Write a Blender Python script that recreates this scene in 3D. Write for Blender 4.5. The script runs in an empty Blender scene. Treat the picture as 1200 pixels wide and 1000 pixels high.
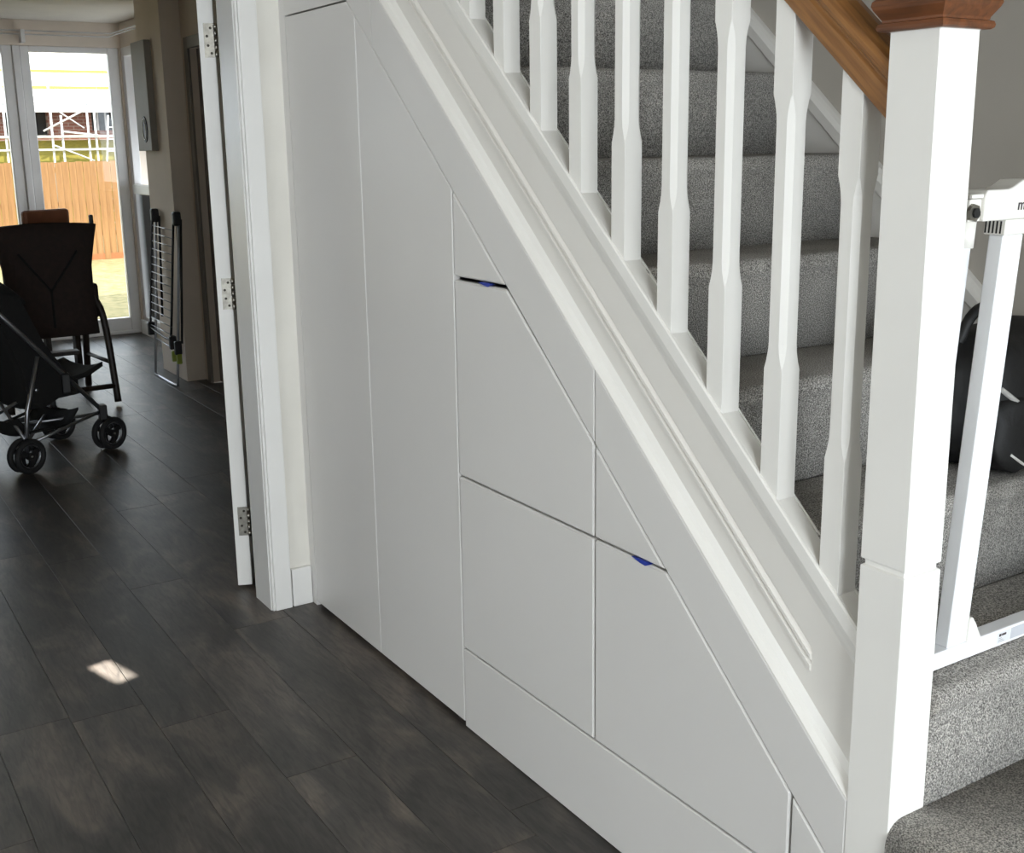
import bpy, bmesh, math, random
from mathutils import Vector, Matrix
random.seed(7)
C = bpy.context.scene.collection
SC = bpy.context.scene

# ------------------------------------------------------------------ camera
def look(yaw, pitch, roll):
    y, p, r = (math.radians(v) for v in (yaw, pitch, roll))
    F = Vector((-math.cos(y)*math.cos(p), math.sin(y)*math.cos(p), -math.sin(p)))
    R0 = F.cross(Vector((0, 0, 1))).normalized(); U0 = R0.cross(F)
    R = R0*math.cos(r)+U0*math.sin(r); U = -R0*math.sin(r)+U0*math.cos(r)
    return Matrix((R, U, -F)).transposed()
cam = bpy.data.cameras.new('camera'); cam_o = bpy.data.objects.new('camera', cam); C.objects.link(cam_o)
cam.sensor_fit = 'HORIZONTAL'; cam.sensor_width = 36.0; cam.lens = 36.0*1341.35/1200.0
cam.shift_y = -28.5/1200.0; cam.clip_start = .02; cam.clip_end = 200
m = look(32.33366, 12.8572, -0.84555).to_4x4(); m.translation = (0, 0, 1.55)
cam_o.matrix_world = m
SC.camera = cam_o

# ------------------------------------------------------------------ world, sun, daylight, exposure
w = bpy.data.worlds.new('sky'); SC.world = w; w.use_nodes = True
bg = w.node_tree.nodes['Background']; bg.inputs[0].default_value = (.82, .91, 1.0, 1); bg.inputs[1].default_value = 4.6
SUN_E = 48.7
sun = bpy.data.lights.new('sun', 'SUN'); sun.energy = 7.5; sun.angle = math.radians(.53); sun.color = (1, .93, .82)
sun_o = bpy.data.objects.new('sun', sun); C.objects.link(sun_o)
SD = Vector((-math.cos(math.radians(SUN_E)), 0.0, -math.sin(math.radians(SUN_E))))
sun_o.rotation_euler = SD.to_track_quat('-Z', 'Y').to_euler(); sun_o.location = (6, 0, 12)
def daylight(name, loc, size, direction, power, col):
    l = bpy.data.lights.new(name, 'AREA'); l.shape = 'RECTANGLE'; l.size, l.size_y = size; l.energy = power; l.color = col
    o = bpy.data.objects.new(name, l); C.objects.link(o); o.location = loc
    o.rotation_euler = Vector(direction).to_track_quat('-Z', 'Y').to_euler(); return o
daylight('front_window_daylight', (3.72, -.4, 1.25), (2.0, 1.9), (-1, 0, 0), 205, (.94, .97, 1.0))
daylight('front_door_daylight', (.82, 1.74, 1.15), (.78, 1.9), (-1, 0, 0), 21, (.93, .97, 1.0))
daylight('hall_side_fill', (-.6, -3.12, 1.45), (3.0, 1.3), (0, 1, 0), 22, (1.0, .97, .93))  # fill lamp added to light the panelling evenly from the hall side
gl = bpy.data.lights.new('sun_patch_spot', 'SPOT'); gl.energy = 70000; gl.spot_size = math.radians(4.5); gl.spot_blend = .2; gl.shadow_soft_size = .02; gl.color = (1, .95, .86)
gl_o = bpy.data.objects.new('sun_patch_spot', gl); C.objects.link(gl_o)      # spot added above the ceiling hole to brighten the sun patch
gl_o.location = Vector((-3.343, .681, 0))-SD*8.0; gl_o.rotation_euler = SD.to_track_quat('-Z', 'Y').to_euler()
vs = SC.view_settings; vs.view_transform = 'Standard'; vs.look = 'None'; vs.gamma = 1; vs.use_curve_mapping = False
vs.exposure = 0.0

# ------------------------------------------------------------------ materials
def lin(c):
    f = lambda v: v/12.92 if v <= .04045 else ((v+.055)/1.055)**2.4
    return tuple(f(v/255) for v in c)+(1,)
MATS = {}
def mat(name, rgb, rough=.5, metal=0, rgb2=None, scale=8, detail=4, stretch=(1, 1, 1), bump=0, bscale=None, spec=.5, coat=0, lo=.35, hi=.65):
    """principled material whose colour drifts by object-space noise between rgb and rgb2"""
    if name in MATS: return MATS[name]
    m = bpy.data.materials.new(name); m.use_nodes = True; nt = m.node_tree; b = nt.nodes['Principled BSDF']
    b.inputs['Roughness'].default_value = rough; b.inputs['Metallic'].default_value = metal
    b.inputs['Specular IOR Level'].default_value = spec; b.inputs['Coat Weight'].default_value = coat
    tc = nt.nodes.new('ShaderNodeTexCoord'); mp = nt.nodes.new('ShaderNodeMapping'); mp.inputs['Scale'].default_value = stretch
    nt.links.new(tc.outputs['Object'], mp.inputs[0])
    n = nt.nodes.new('ShaderNodeTexNoise'); n.inputs['Scale'].default_value = scale; n.inputs['Detail'].default_value = detail
    nt.links.new(mp.outputs[0], n.inputs['Vector'])
    r = nt.nodes.new('ShaderNodeValToRGB'); r.color_ramp.elements[0].position = lo; r.color_ramp.elements[1].position = hi
    r.color_ramp.elements[0].color = lin(rgb); r.color_ramp.elements[1].color = lin(rgb2 or tuple(min(255, int(v*1.03)+1) for v in rgb))
    nt.links.new(n.outputs['Fac'], r.inputs[0]); nt.links.new(r.outputs[0], b.inputs['Base Color'])
    if bump:
        n2 = nt.nodes.new('ShaderNodeTexNoise'); n2.inputs['Scale'].default_value = bscale or scale; n2.inputs['Detail'].default_value = 3
        nt.links.new(mp.outputs[0], n2.inputs['Vector'])
        bp = nt.nodes.new('ShaderNodeBump'); bp.inputs['Strength'].default_value = bump; bp.inputs['Distance'].default_value = .004
        nt.links.new(n2.outputs['Fac'], bp.inputs['Height']); nt.links.new(bp.outputs[0], b.inputs['Normal'])
    MATS[name] = m; return m
WHITE = mat('white_satin_paint', (230, 228, 223), .38, rgb2=(234, 232, 227), scale=3, bump=.03, bscale=60)
STRING = mat('string_paint', (222, 219, 213), .42, rgb2=(226, 223, 217), scale=2, bump=.03, bscale=50)
PANEL = mat('panel_paint', (212, 210, 207), .34, rgb2=(216, 214, 211), scale=1.5, bump=.02, bscale=40)
TRIMW = mat('trim_gloss_paint', (226, 225, 222), .3, rgb2=(231, 230, 227), scale=3, bump=.02, bscale=40)
WALLW = mat('wall_pale_paint', (222, 219, 211), .8, scale=4, bump=.05, bscale=120)
WALLG = mat('wall_grey_paint', (176, 170, 160), .85, rgb2=(179, 173, 163), scale=3, bump=.05, bscale=120)
GREIGE = mat('wall_greige_paint', (212, 199, 183), .85, scale=3, bump=.05, bscale=120)
CEIL = mat('ceiling_paint', (214, 206, 194), .9, scale=3)
UPVC = mat('upvc_frame', (216, 213, 210), .35, scale=5)
STEEL = mat('hinge_steel', (176, 173, 164), .35, 1, rgb2=(150, 147, 140), scale=60)
ALU = mat('aluminium_tube', (150, 152, 156), .35, .9, scale=30)
BLACKP = mat('black_plastic', (22, 22, 23), .5, scale=20)
RUBBER = mat('black_rubber', (20, 20, 21), .75, scale=30)
FABRIC = mat('black_fabric', (12, 12, 12), .95, rgb2=(18, 17, 17), scale=60, bump=.3, bscale=300)
BROWNF = mat('dark_brown_fabric', (34, 23, 19), .9, rgb2=(41, 28, 23), scale=40, bump=.2, bscale=200)
LEATHER = mat('tan_leather', (122, 74, 48), .55, rgb2=(136, 84, 56), scale=14, bump=.2, bscale=90)
DWOOD = mat('dark_stained_wood', (34, 27, 23), .5, rgb2=(44, 35, 29), scale=6, stretch=(8, 8, 1))
BLUE = mat('blue_tape', (28, 52, 150), .5, scale=30)
GATEW = mat('gate_white_enamel', (238, 239, 241), .3, scale=6)
GATEP = mat('gate_white_plastic', (232, 229, 222), .4, scale=6)
STICK = mat('sticker_paper', (222, 224, 228), .5, scale=30)
INK = mat('printed_ink', (62, 56, 58), .6, scale=30)
BAG = mat('black_nylon', (13, 13, 14), .6, rgb2=(19, 19, 20), scale=30, bump=.35, bscale=45)
CORD = mat('white_cord', (214, 212, 206), .7, scale=40)
SCREW = mat('dark_screw', (58, 55, 50), .4, .8, scale=60)
BOXG = mat('grey_box_plastic', (132, 126, 116), .6, scale=10)
LIME = mat('lime_plastic', (146, 160, 60), .5, scale=10)
DTRIM = mat('grey_brown_trim_paint', (128, 120, 110), .6, scale=5)
DARK = mat('dark_recess', (30, 29, 28), .9, scale=5)
GALV = mat('galvanised_tube', (205, 205, 204), .45, .2, rgb2=(190, 190, 190), scale=9)
MEMB = mat('roof_membrane', (224, 222, 214), .8, scale=1)
BATTEN = mat('yellow_batten', (206, 196, 70), .8, scale=2)
NET = mat('yellow_green_netting', (152, 140, 62), .9, rgb2=(128, 122, 56), scale=12, stretch=(1, 1, 4))

def oak_mat(name, a, b, axis):
    m = bpy.data.materials.new(name); m.use_nodes = True; nt = m.node_tree; p = nt.nodes['Principled BSDF']
    tc = nt.nodes.new('ShaderNodeTexCoord'); mp = nt.nodes.new('ShaderNodeMapping')
    mp.inputs['Rotation'].default_value = (0, math.radians(-41.35) if axis == 'slope' else 0, 0)
    mp2 = nt.nodes.new('ShaderNodeMapping'); mp2.inputs['Scale'].default_value = (2.2, 34, 34) if axis == 'slope' else (4, 30, 30)
    nt.links.new(tc.outputs['Object'], mp.inputs[0]); nt.links.new(mp.outputs[0], mp2.inputs[0])
    n = nt.nodes.new('ShaderNodeTexNoise'); n.inputs['Scale'].default_value = 2.6; n.inputs['Detail'].default_value = 7; n.inputs['Distortion'].default_value = .6
    nt.links.new(mp2.outputs[0], n.inputs['Vector'])
    r = nt.nodes.new('ShaderNodeValToRGB'); r.color_ramp.elements[0].position = .3; r.color_ramp.elements[1].position = .72
    r.color_ramp.elements[0].color = lin(a); r.color_ramp.elements[1].color = lin(b)
    nt.links.new(n.outputs['Fac'], r.inputs[0]); nt.links.new(r.outputs[0], p.inputs['Base Color'])
    p.inputs['Roughness'].default_value = .38
    bp = nt.nodes.new('ShaderNodeBump'); bp.inputs['Strength'].default_value = .15; bp.inputs['Distance'].default_value = .002
    nt.links.new(n.outputs['Fac'], bp.inputs['Height']); nt.links.new(bp.outputs[0], p.inputs['Normal'])
    return m
OAK = oak_mat('oak_handrail', (116, 76, 38), (160, 112, 62), 'slope')
OAKC = oak_mat('oak_cap', (74, 44, 25), (120, 72, 41), 'flat')

def carpet_mat():
    m = bpy.data.materials.new('grey_twist_carpet'); m.use_nodes = True; nt = m.node_tree; p = nt.nodes['Principled BSDF']
    tc = nt.nodes.new('ShaderNodeTexCoord')
    def noise(s, d):
        n = nt.nodes.new('ShaderNodeTexNoise'); n.inputs['Scale'].default_value = s; n.inputs['Detail'].default_value = d
        nt.links.new(tc.outputs['Object'], n.inputs['Vector']); return n
    f = noise(380, 3); l = noise(5, 3)
    r = nt.nodes.new('ShaderNodeValToRGB'); e = r.color_ramp.elements
    e[0].position = .33; e[0].color = lin((84, 81, 78)); e[1].position = .66; e[1].color = lin((226, 221, 213))
    k = e.new(.5); k.color = lin((164, 160, 154))
    nt.links.new(f.outputs['Fac'], r.inputs[0])
    r2 = nt.nodes.new('ShaderNodeValToRGB'); r2.color_ramp.elements[0].position = .35; r2.color_ramp.elements[1].position = .65
    r2.color_ramp.elements[0].color = (.74, .74, .74, 1); r2.color_ramp.elements[1].color = (1, 1, 1, 1)
    nt.links.new(l.outputs['Fac'], r2.inputs[0])
    mx = nt.nodes.new('ShaderNodeMix'); mx.data_type = 'RGBA'; mx.blend_type = 'MULTIPLY'; mx.inputs['Factor'].default_value = 1
    nt.links.new(r.outputs[0], mx.inputs['A']); nt.links.new(r2.outputs[0], mx.inputs['B'])
    nt.links.new(mx.outputs['Result'], p.inputs['Base Color']); p.inputs['Roughness'].default_value = 1; p.inputs['Specular IOR Level'].default_value = .1
    p.inputs['Sheen Weight'].default_value = .15
    bp = nt.nodes.new('ShaderNodeBump'); bp.inputs['Strength'].default_value = .7; bp.inputs['Distance'].default_value = .005
    nt.links.new(f.outputs['Fac'], bp.inputs['Height']); nt.links.new(bp.outputs[0], p.inputs['Normal'])
    return m
CARPET = carpet_mat()

def plank_mat():
    m = bpy.data.materials.new('dark_wood_plank'); m.use_nodes = True; nt = m.node_tree; p = nt.nodes['Principled BSDF']
    geo = nt.nodes.new('ShaderNodeNewGeometry'); oi = nt.nodes.new('ShaderNodeObjectInfo')
    sc = nt.nodes.new('ShaderNodeVectorMath'); sc.operation = 'SCALE'; sc.inputs['Scale'].default_value = 37
    cmb = nt.nodes.new('ShaderNodeCombineXYZ')
    for i in range(3): nt.links.new(oi.outputs['Random'], cmb.inputs[i])
    nt.links.new(cmb.outputs[0], sc.inputs[0])
    ad = nt.nodes.new('ShaderNodeVectorMath'); nt.links.new(geo.outputs['Position'], ad.inputs[0]); nt.links.new(sc.outputs[0], ad.inputs[1])
    def noise(scale, stretch, d=6, dist=0):
        mp = nt.nodes.new('ShaderNodeMapping'); mp.inputs['Scale'].default_value = stretch; nt.links.new(ad.outputs[0], mp.inputs[0])
        n = nt.nodes.new('ShaderNodeTexNoise'); n.inputs['Scale'].default_value = scale; n.inputs['Detail'].default_value = d; n.inputs['Distortion'].default_value = dist
        nt.links.new(mp.outputs[0], n.inputs['Vector']); return n
    big = noise(2.6, (1, 2.6, 1), 7, 1.0); fine = noise(11, (1, 7, 1), 9, 1.2)
    r = nt.nodes.new('ShaderNodeValToRGB'); e = r.color_ramp.elements
    e[0].position = .3; e[0].color = lin((50, 48, 46)); e[1].position = .74; e[1].color = lin((104, 95, 87))
    k = e.new(.5); k.color = lin((68, 64, 61))
    nt.links.new(big.outputs['Fac'], r.inputs[0])
    r2 = nt.nodes.new('ShaderNodeValToRGB'); r2.color_ramp.elements[0].position = .34; r2.color_ramp.elements[1].position = .60
    r2.color_ramp.elements[0].color = (.66, .66, .67, 1); r2.color_ramp.elements[1].color = (1.1, 1.09, 1.07, 1)
    nt.links.new(fine.outputs['Fac'], r2.inputs[0])
    mx = nt.nodes.new('ShaderNodeMix'); mx.data_type = 'RGBA'; mx.blend_type = 'MULTIPLY'; mx.inputs['Factor'].default_value = 1
    nt.links.new(r.outputs[0], mx.inputs['A']); nt.links.new(r2.outputs[0], mx.inputs['B'])
    mr = nt.nodes.new('ShaderNodeMapRange'); mr.inputs['To Min'].default_value = .82; mr.inputs['To Max'].default_value = 1.18
    nt.links.new(oi.outputs['Random'], mr.inputs['Value'])
    mx2 = nt.nodes.new('ShaderNodeVectorMath'); mx2.operation = 'SCALE'
    nt.links.new(mx.outputs['Result'], mx2.inputs[0]); nt.links.new(mr.outputs[0], mx2.inputs['Scale'])
    nt.links.new(mx2.outputs[0], p.inputs['Base Color'])
    p.inputs['Roughness'].default_value = .42; p.inputs['Specular IOR Level'].default_value = .45
    bp = nt.nodes.new('ShaderNodeBump'); bp.inputs['Strength'].default_value = .25; bp.inputs['Distance'].default_value = .002
    nt.links.new(fine.outputs['Fac'], bp.inputs['Height']); nt.links.new(bp.outputs[0], p.inputs['Normal'])
    return m
PLANK = plank_mat()

def glass_mat():
    m = bpy.data.materials.new('window_glass'); m.use_nodes = True; nt = m.node_tree
    nt.nodes.remove(nt.nodes['Principled BSDF']); out = nt.nodes['Material Output']
    t = nt.nodes.new('ShaderNodeBsdfTransparent'); t.inputs[0].default_value = (.96, .97, .97, 1)
    g = nt.nodes.new('ShaderNodeBsdfGlossy'); g.inputs['Roughness'].default_value = .02
    fr = nt.nodes.new('ShaderNodeFresnel'); fr.inputs['IOR'].default_value = 1.45
    mx = nt.nodes.new('ShaderNodeMixShader'); nt.links.new(fr.outputs[0], mx.inputs[0]); nt.links.new(t.outputs[0], mx.inputs[1]); nt.links.new(g.outputs[0], mx.inputs[2])
    nt.links.new(mx.outputs[0], out.inputs[0]); return m
GLASS = glass_mat()

def brick_mat():
    m = bpy.data.materials.new('red_brick'); m.use_nodes = True; nt = m.node_tree; p = nt.nodes['Principled BSDF']
    geo = nt.nodes.new('ShaderNodeNewGeometry'); sp = nt.nodes.new('ShaderNodeSeparateXYZ'); cb = nt.nodes.new('ShaderNodeCombineXYZ')
    nt.links.new(geo.outputs['Position'], sp.inputs[0]); nt.links.new(sp.outputs['Y'], cb.inputs[0]); nt.links.new(sp.outputs['Z'], cb.inputs[1])
    b = nt.nodes.new('ShaderNodeTexBrick'); b.inputs['Scale'].default_value = 1; b.inputs['Brick Width'].default_value = .22; b.inputs['Row Height'].default_value = .075
    b.inputs['Mortar Size'].default_value = .008; b.inputs['Color1'].default_value = lin((112, 66, 52)); b.inputs['Color2'].default_value = lin((132, 80, 64)); b.inputs['Mortar'].default_value = lin((150, 132, 118))
    nt.links.new(cb.outputs[0], b.inputs['Vector']); nt.links.new(b.outputs['Color'], p.inputs['Base Color']); p.inputs['Roughness'].default_value = .9
    return m
BRICK = brick_mat()
GRASS = mat('dry_lawn', (118, 112, 70), .95, rgb2=(152, 138, 96), scale=9, detail=8, bump=.8, bscale=40)
FENCE = mat('larch_fence_board', (126, 90, 52), .8, rgb2=(152, 113, 71), scale=3, stretch=(6, 6, .6), detail=6)

# ------------------------------------------------------------------ mesh helpers
def link(name, me, mt, parent=None, smooth=False):
    o = bpy.data.objects.new(name, me); C.objects.link(o)
    if mt is not None and not me.materials: me.materials.append(mt)
    if parent is not None: o.parent = parent
    if smooth:
        for p in me.polygons: p.use_smooth = True
    return o
def done(name, bm, mt, parent=None, smooth=False, bevel=0, seg=2):
    bmesh.ops.remove_doubles(bm, verts=bm.verts, dist=1e-6)
    if bevel:
        ed = [e for e in bm.edges if len(e.link_faces) == 2 and e.calc_face_angle(0) > .5]
        bmesh.ops.bevel(bm, geom=ed, offset=bevel, segments=seg, affect='EDGES', clamp_overlap=True, profile=.5)
    bmesh.ops.recalc_face_normals(bm, faces=bm.faces)
    me = bpy.data.meshes.new(name); bm.to_mesh(me); bm.free()
    return link(name, me, mt, parent, smooth)
def box(bm, x0, x1, y0, y1, z0, z1, mtx=None):
    v = [bm.verts.new((x, y, z)) for z in (z0, z1) for y in (y0, y1) for x in (x0, x1)]
    for f in ((0, 1, 3, 2), (4, 6, 7, 5), (0, 4, 5, 1), (2, 3, 7, 6), (0, 2, 6, 4), (1, 5, 7, 3)): bm.faces.new([v[i] for i in f])
    if mtx is not None: bmesh.ops.transform(bm, matrix=mtx, verts=v)
    return v
def boxo(name, b, mt, parent=None, bevel=0, mtx=None):
    bm = bmesh.new(); box(bm, *b, mtx); return done(name, bm, mt, parent, bevel=bevel)
def prism(bm, pts, f0, f1):
    """pts mapped by f0/f1 into two end polygons joined by sides"""
    a = [bm.verts.new(f0(p)) for p in pts]; b = [bm.verts.new(f1(p)) for p in pts]; n = len(pts)
    bm.faces.new(a); bm.faces.new(b[::-1])
    for i in range(n): bm.faces.new((a[i], b[i], b[(i+1) % n], a[(i+1) % n]))
def xzprism(name, poly, y0, y1, mt, parent=None, bevel=0, seg=2):
    bm = bmesh.new(); prism(bm, poly, lambda p: (p[0], y0, p[1]), lambda p: (p[0], y1, p[1])); return done(name, bm, mt, parent, bevel=bevel, seg=seg)
def tube(bm, path, r, n=8, closed=False):
    P = [Vector(p) for p in path]; rings = []; up = None
    for i, p in enumerate(P):
        if closed: t = (P[(i+1) % len(P)]-P[i-1]).normalized()
        else: t = ((P[min(i+1, len(P)-1)]-p).normalized()+(p-P[max(i-1, 0)]).normalized()).normalized()
        if up is None: up = t.orthogonal().normalized()
        up = (up-t*up.dot(t)); up = up.normalized() if up.length > 1e-6 else t.orthogonal().normalized()
        s = t.cross(up); rad = r[i] if isinstance(r, (list, tuple)) else r
        rings.append([bm.verts.new(p+(up*math.cos(2*math.pi*k/n)+s*math.sin(2*math.pi*k/n))*rad) for k in range(n)])
    m_ = len(rings)
    for i in range(m_ if closed else m_-1):
        a, b = rings[i], rings[(i+1) % m_]
        for k in range(n): bm.faces.new((a[k], a[(k+1) % n], b[(k+1) % n], b[k]))
    if not closed: bm.faces.new(rings[0][::-1]); bm.faces.new(rings[-1])
def tubeo(name, path, r, mt, parent=None, n=8, closed=False):
    bm = bmesh.new(); tube(bm, path, r, n, closed); return done(name, bm, mt, parent, smooth=True)
def smooth_path(pts, it=2):
    P = [Vector(p) for p in pts]
    for _ in range(it):
        q = [P[0]]
        for a, b in zip(P, P[1:]): q += [a*.75+b*.25, a*.25+b*.75]
        q.append(P[-1]); P = q
    return P
def empty(name, loc=(0, 0, 0)):
    o = bpy.data.objects.new(name, None); C.objects.link(o); o['at'] = 0; del o['at']; return o
def tag(o, label, cat, group=None):
    o['label'] = label; o['category'] = cat
    if group: o['group'] = group
    return o
def struct(o, label=None):
    o['kind'] = 'structure'
    if label: o['label'] = label
    return o
def thing(name, label, cat, base, group=None):
    """an Empty standing at the thing's base; parts are modelled in world space and keep it through the inverse"""
    o = bpy.data.objects.new(name, None); C.objects.link(o); o.location = base; o.empty_display_size = .1
    THINGS.append(o); return tag(o, label, cat, group)
THINGS = []

# ------------------------------------------------------------------ key dimensions (metres)
YW = 1.3995            # face of the panelling under the stairs
S = YW+.025            # face of the stair string
SL = .88               # slope of the flight
RISE, GOING = .21, .239
YI, YO = S+.032, 2.36  # inner and wall-side ends of the steps
XN0, XN1 = -1.170, -1.083
lip = lambda x: .765-SL*(x+1.19)          # top of the base rail
cut = lambda x: .403-SL*(x+1.295)-.002     # sloping joint over cupboards and drawers
edge = lambda x: .456-SL*(x+1.175)        # upper edge of the sloping board
ZC = 2.52

# ------------------------------------------------------------------ floor of planks
floor = boxo('floor', (-10.05, 3.7, -3.3, 2.75, -.12, -.006), mat('floor_underlay', (20, 19, 19), .9, scale=4)); struct(floor, 'dark subfloor under the wood-effect planks')
PW, PL = .194, 1.5
pm_cache = {}
def plank(x0, x1, y0, y1):
    key = (round(x1-x0, 3), round(y1-y0, 3))
    if key not in pm_cache:
        bm = bmesh.new(); lx, ly = key; g = .0007
        v = box(bm, g, lx-g, g, ly-g, -.006, 0)
        top = [e for e in bm.edges if all(abs(q.co.z) < 1e-6 for q in e.verts)]
        bmesh.ops.bevel(bm, geom=top, offset=.0006, segments=1, affect='EDGES')
        bmesh.ops.recalc_face_normals(bm, faces=bm.faces)
        me = bpy.data.meshes.new('plank'); bm.to_mesh(me); bm.free(); me.materials.append(PLANK); pm_cache[key] = me
    o = bpy.data.objects.new('plank', pm_cache[key]); C.objects.link(o); o.location = (x0, y0, 0); o.parent = floor
lane = 0; y = .508-PW*19
offs = {}
while y < 2.54:
    y1 = min(y+PW, 2.54); off = offs.get(lane, random.random()*PL)
    x = -10.0-PL+off; first = True
    # planks line up so that lane 10 breaks at x = -2.93
    if lane == 20: x = -2.93-PL*6
    if lane == 21: x = -4.0-PL*5
    if lane == 19: x = -4.6-PL*5
    if lane == 22: x = -3.45-PL*6
    ystop = y1
    while x < 3.6:
        a, b = max(x, -10.0), min(x+PL, 3.6)
        if b-a > .03:
            # under the stairs no plank is in sight beyond the panelling
            if not (y > 1.45 and a > -3.4): plank(a, b, y, ystop)
        x += PL
    y += PW; lane += 1

# ------------------------------------------------------------------ room shell
def wall(name, b, mt, label=None):
    return struct(boxo(name, b, mt), label)
def wall_poly(name, bxs, mt, label=None):
    bm = bmesh.new()
    for b in bxs: box(bm, *b)
    return struct(done(name, bm, mt), label)
XD = -3.53                                # hall face of the doorway wall
DT = 2.06                                 # door opening height
DY0, DY1 = .20, 1.250                     # door opening
wall_poly('wall_doorway', [(XD-.112, XD, DY1+.03, YW, 0, ZC), (XD-.112, XD, -3.2, DY0-.03, 0, ZC), (XD-.112, XD, DY0-.03, DY1+.03, DT+.03, ZC),
                           (XD-.112, XD, YW, 2.42, 0, 4.9)], WALLW, 'pale wall with the doorway between hall and dining room')
wall('wall_stairs', (-4.2, .8, 2.39, 2.5, 0, 4.9), WALLG, 'grey painted wall beside the stairs')
wall('wall_stairs_upper', (-3.53, .8, YW-.1, YW, ZC+.02, 4.9), WALLG, 'wall above the hall ceiling beside the stairwell')
wall('wall_stairwell_back', (-4.2, XD-.112, 2.42-.95, 2.39, ZC+.4, 4.9), WALLG)
wall_poly('wall_hall_left', [(XD-.112, -2.2, -3.3, -3.2, 0, ZC), (1.0, 3.6, -3.3, -3.2, 0, ZC), (-2.2, 1.0, -3.3, -3.2, 0, .75), (-2.2, 1.0, -3.3, -3.2, 2.15, ZC)], WALLW, 'hall wall opposite the stairs with a window opening added for light')
wall_poly('wall_front', [(3.6, 3.7, -3.3, -1.5, 0, ZC), (3.6, 3.7, .7, 1.1, 0, ZC), (3.6, 3.7, -1.5, .7, 2.25, ZC), (3.6, 3.7, -1.5, .7, 0, .25), (.7, 3.7, 1.1, 1.2, 0, ZC)], WALLW, 'front wall with a wide window')  # last box: unseen return wall added to keep window light off upper steps
wall_poly('wall_entrance', [(.7, .8, 1.2, 1.32, 0, 4.9), (.7, .8, 2.16, 2.39, 0, 4.9), (.7, .8, 1.32, 2.16, 2.15, 4.9), (.7, .8, 1.32, 2.16, 0, .1)], WALLW, 'unseen wall added to darken the upper steps, with the glazed front door')  # put in close to the stairs so light falls off up the flight
def glazed(name, lo, hi, ax, t, label):
    """simple glazed frame: lo/hi are (u0,z0),(u1,z1) in a wall whose normal is ax"""
    r = struct(boxo(name, *(((t, t+.05, lo[0], lo[0]+.06, lo[1], hi[1]),) if ax == 'x' else ((lo[0], lo[0]+.06, t, t+.05, lo[1], hi[1]),)), UPVC), label)
    mk = lambda n, u0, u1, z0, z1, mt, d0=0, d1=.05: boxo(n, (t+d0, t+d1, u0, u1, z0, z1) if ax == 'x' else (u0, u1, t+d0, t+d1, z0, z1), mt, r)
    mk('window_frame', hi[0]-.06, hi[0], lo[1], hi[1], UPVC)
    mk('window_frame', lo[0]+.06, hi[0]-.06, lo[1], lo[1]+.06, UPVC); mk('window_frame', lo[0]+.06, hi[0]-.06, hi[1]-.06, hi[1], UPVC)
    mk('pane', lo[0]+.06, hi[0]-.06, lo[1]+.06, hi[1]-.06, GLASS, .02, .026)
    return r
glazed('window_3', (-1.5, .25), (.7, 2.25), 'x', 3.62, 'wide front window of the hall')
glazed('door_3', (1.32, .1), (2.16, 2.15), 'x', .72, 'glazed front door at the foot of the stairs')
glazed('window_added', (-2.2, .75), (1.0, 2.15), 'y', -3.28, 'unseen hall window added to light the panelling')  # made-up window that gives the side fill lamp an opening
# hall ceiling with a small hole added to shape the sun patch on the floor
hc = Vector((-3.343, .681))+Vector((ZC/math.tan(math.radians(SUN_E)), 0))
ca, sa = math.cos(math.radians(16)), math.sin(math.radians(16))
hole = [(hc.x+u*ca-v*sa, hc.y+u*sa+v*ca) for u, v in ((-.055, -.02), (.055, -.02), (.055, .02), (-.055, .02))]
bm = bmesh.new()
outer = [(XD-.112, -3.3), (3.7, -3.3), (3.7, YW), (XD-.112, YW)]
lay = []
for z in (ZC, ZC+.02):
    lay.append(([bm.verts.new((x, y, z)) for x, y in outer], [bm.verts.new((x, y, z)) for x, y in hole]))
for o_, h_ in lay:
    for i in range(4): bm.faces.new((o_[i], o_[(i+1) % 4], h_[(i+1) % 4], h_[i]))
for i in range(4):
    j = (i+1) % 4
    bm.faces.new((lay[0][0][i], lay[0][0][j], lay[1][0][j], lay[1][0][i])); bm.faces.new((lay[0][1][i], lay[0][1][j], lay[1][1][j], lay[1][1][i]))
struct(done('ceiling', bm, CEIL), 'hall ceiling with a tiny hole added to shape the sun patch')
wall('ceiling_stairwell', (-4.2, .8, YW-.1, 2.5, 4.9, 5.0), CEIL)
# dining room shell
wall('ceiling_dining', (-10.05, XD-.112, -2.6, 2.75, ZC, ZC+.1), CEIL, 'dining room ceiling')
wall('wall_upper_storey', (-10.05, -4.3, -6, 6, ZC+.1, 5.5), BRICK, 'upper storey of the house over the dining room')
wall('wall_dining_left', (-10.05, XD-.112, -2.7, -2.6, 0, ZC), GREIGE)
wall_poly('wall_dining_right', [(-7.56, -7.47+.07, 2.33, 2.43, 0, ZC), (-6.62, XD-.112, 2.33, 2.43, 0, ZC), (-7.4, -6.62, 2.33, 2.43, 2.15, ZC)], GREIGE, 'dining room side wall with a doorway')
wall('wall_pier', (-8.12, -7.56, 2.2, 2.75, 0, ZC), GREIGE, 'greige pier between the side window and the doorway')
wall_poly('wall_back', [(-9.98, -9.86, -2.6, 2.75, 2.33, ZC), (-9.98, -9.86, -2.6, -1.2, 0, 2.33), (-9.98, -9.86, 2.52, 2.75, 0, 2.33)], GREIGE, 'back wall over the garden doors')
wall_poly('wall_bay_side', [(-9.86, -8.12, 2.54, 2.64, 2.33, ZC), (-9.86, -8.12, 2.54, 2.64, 0, .06), (-8.5, -8.12, 2.54, 2.64, .06, 2.33)], GREIGE)
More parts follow.
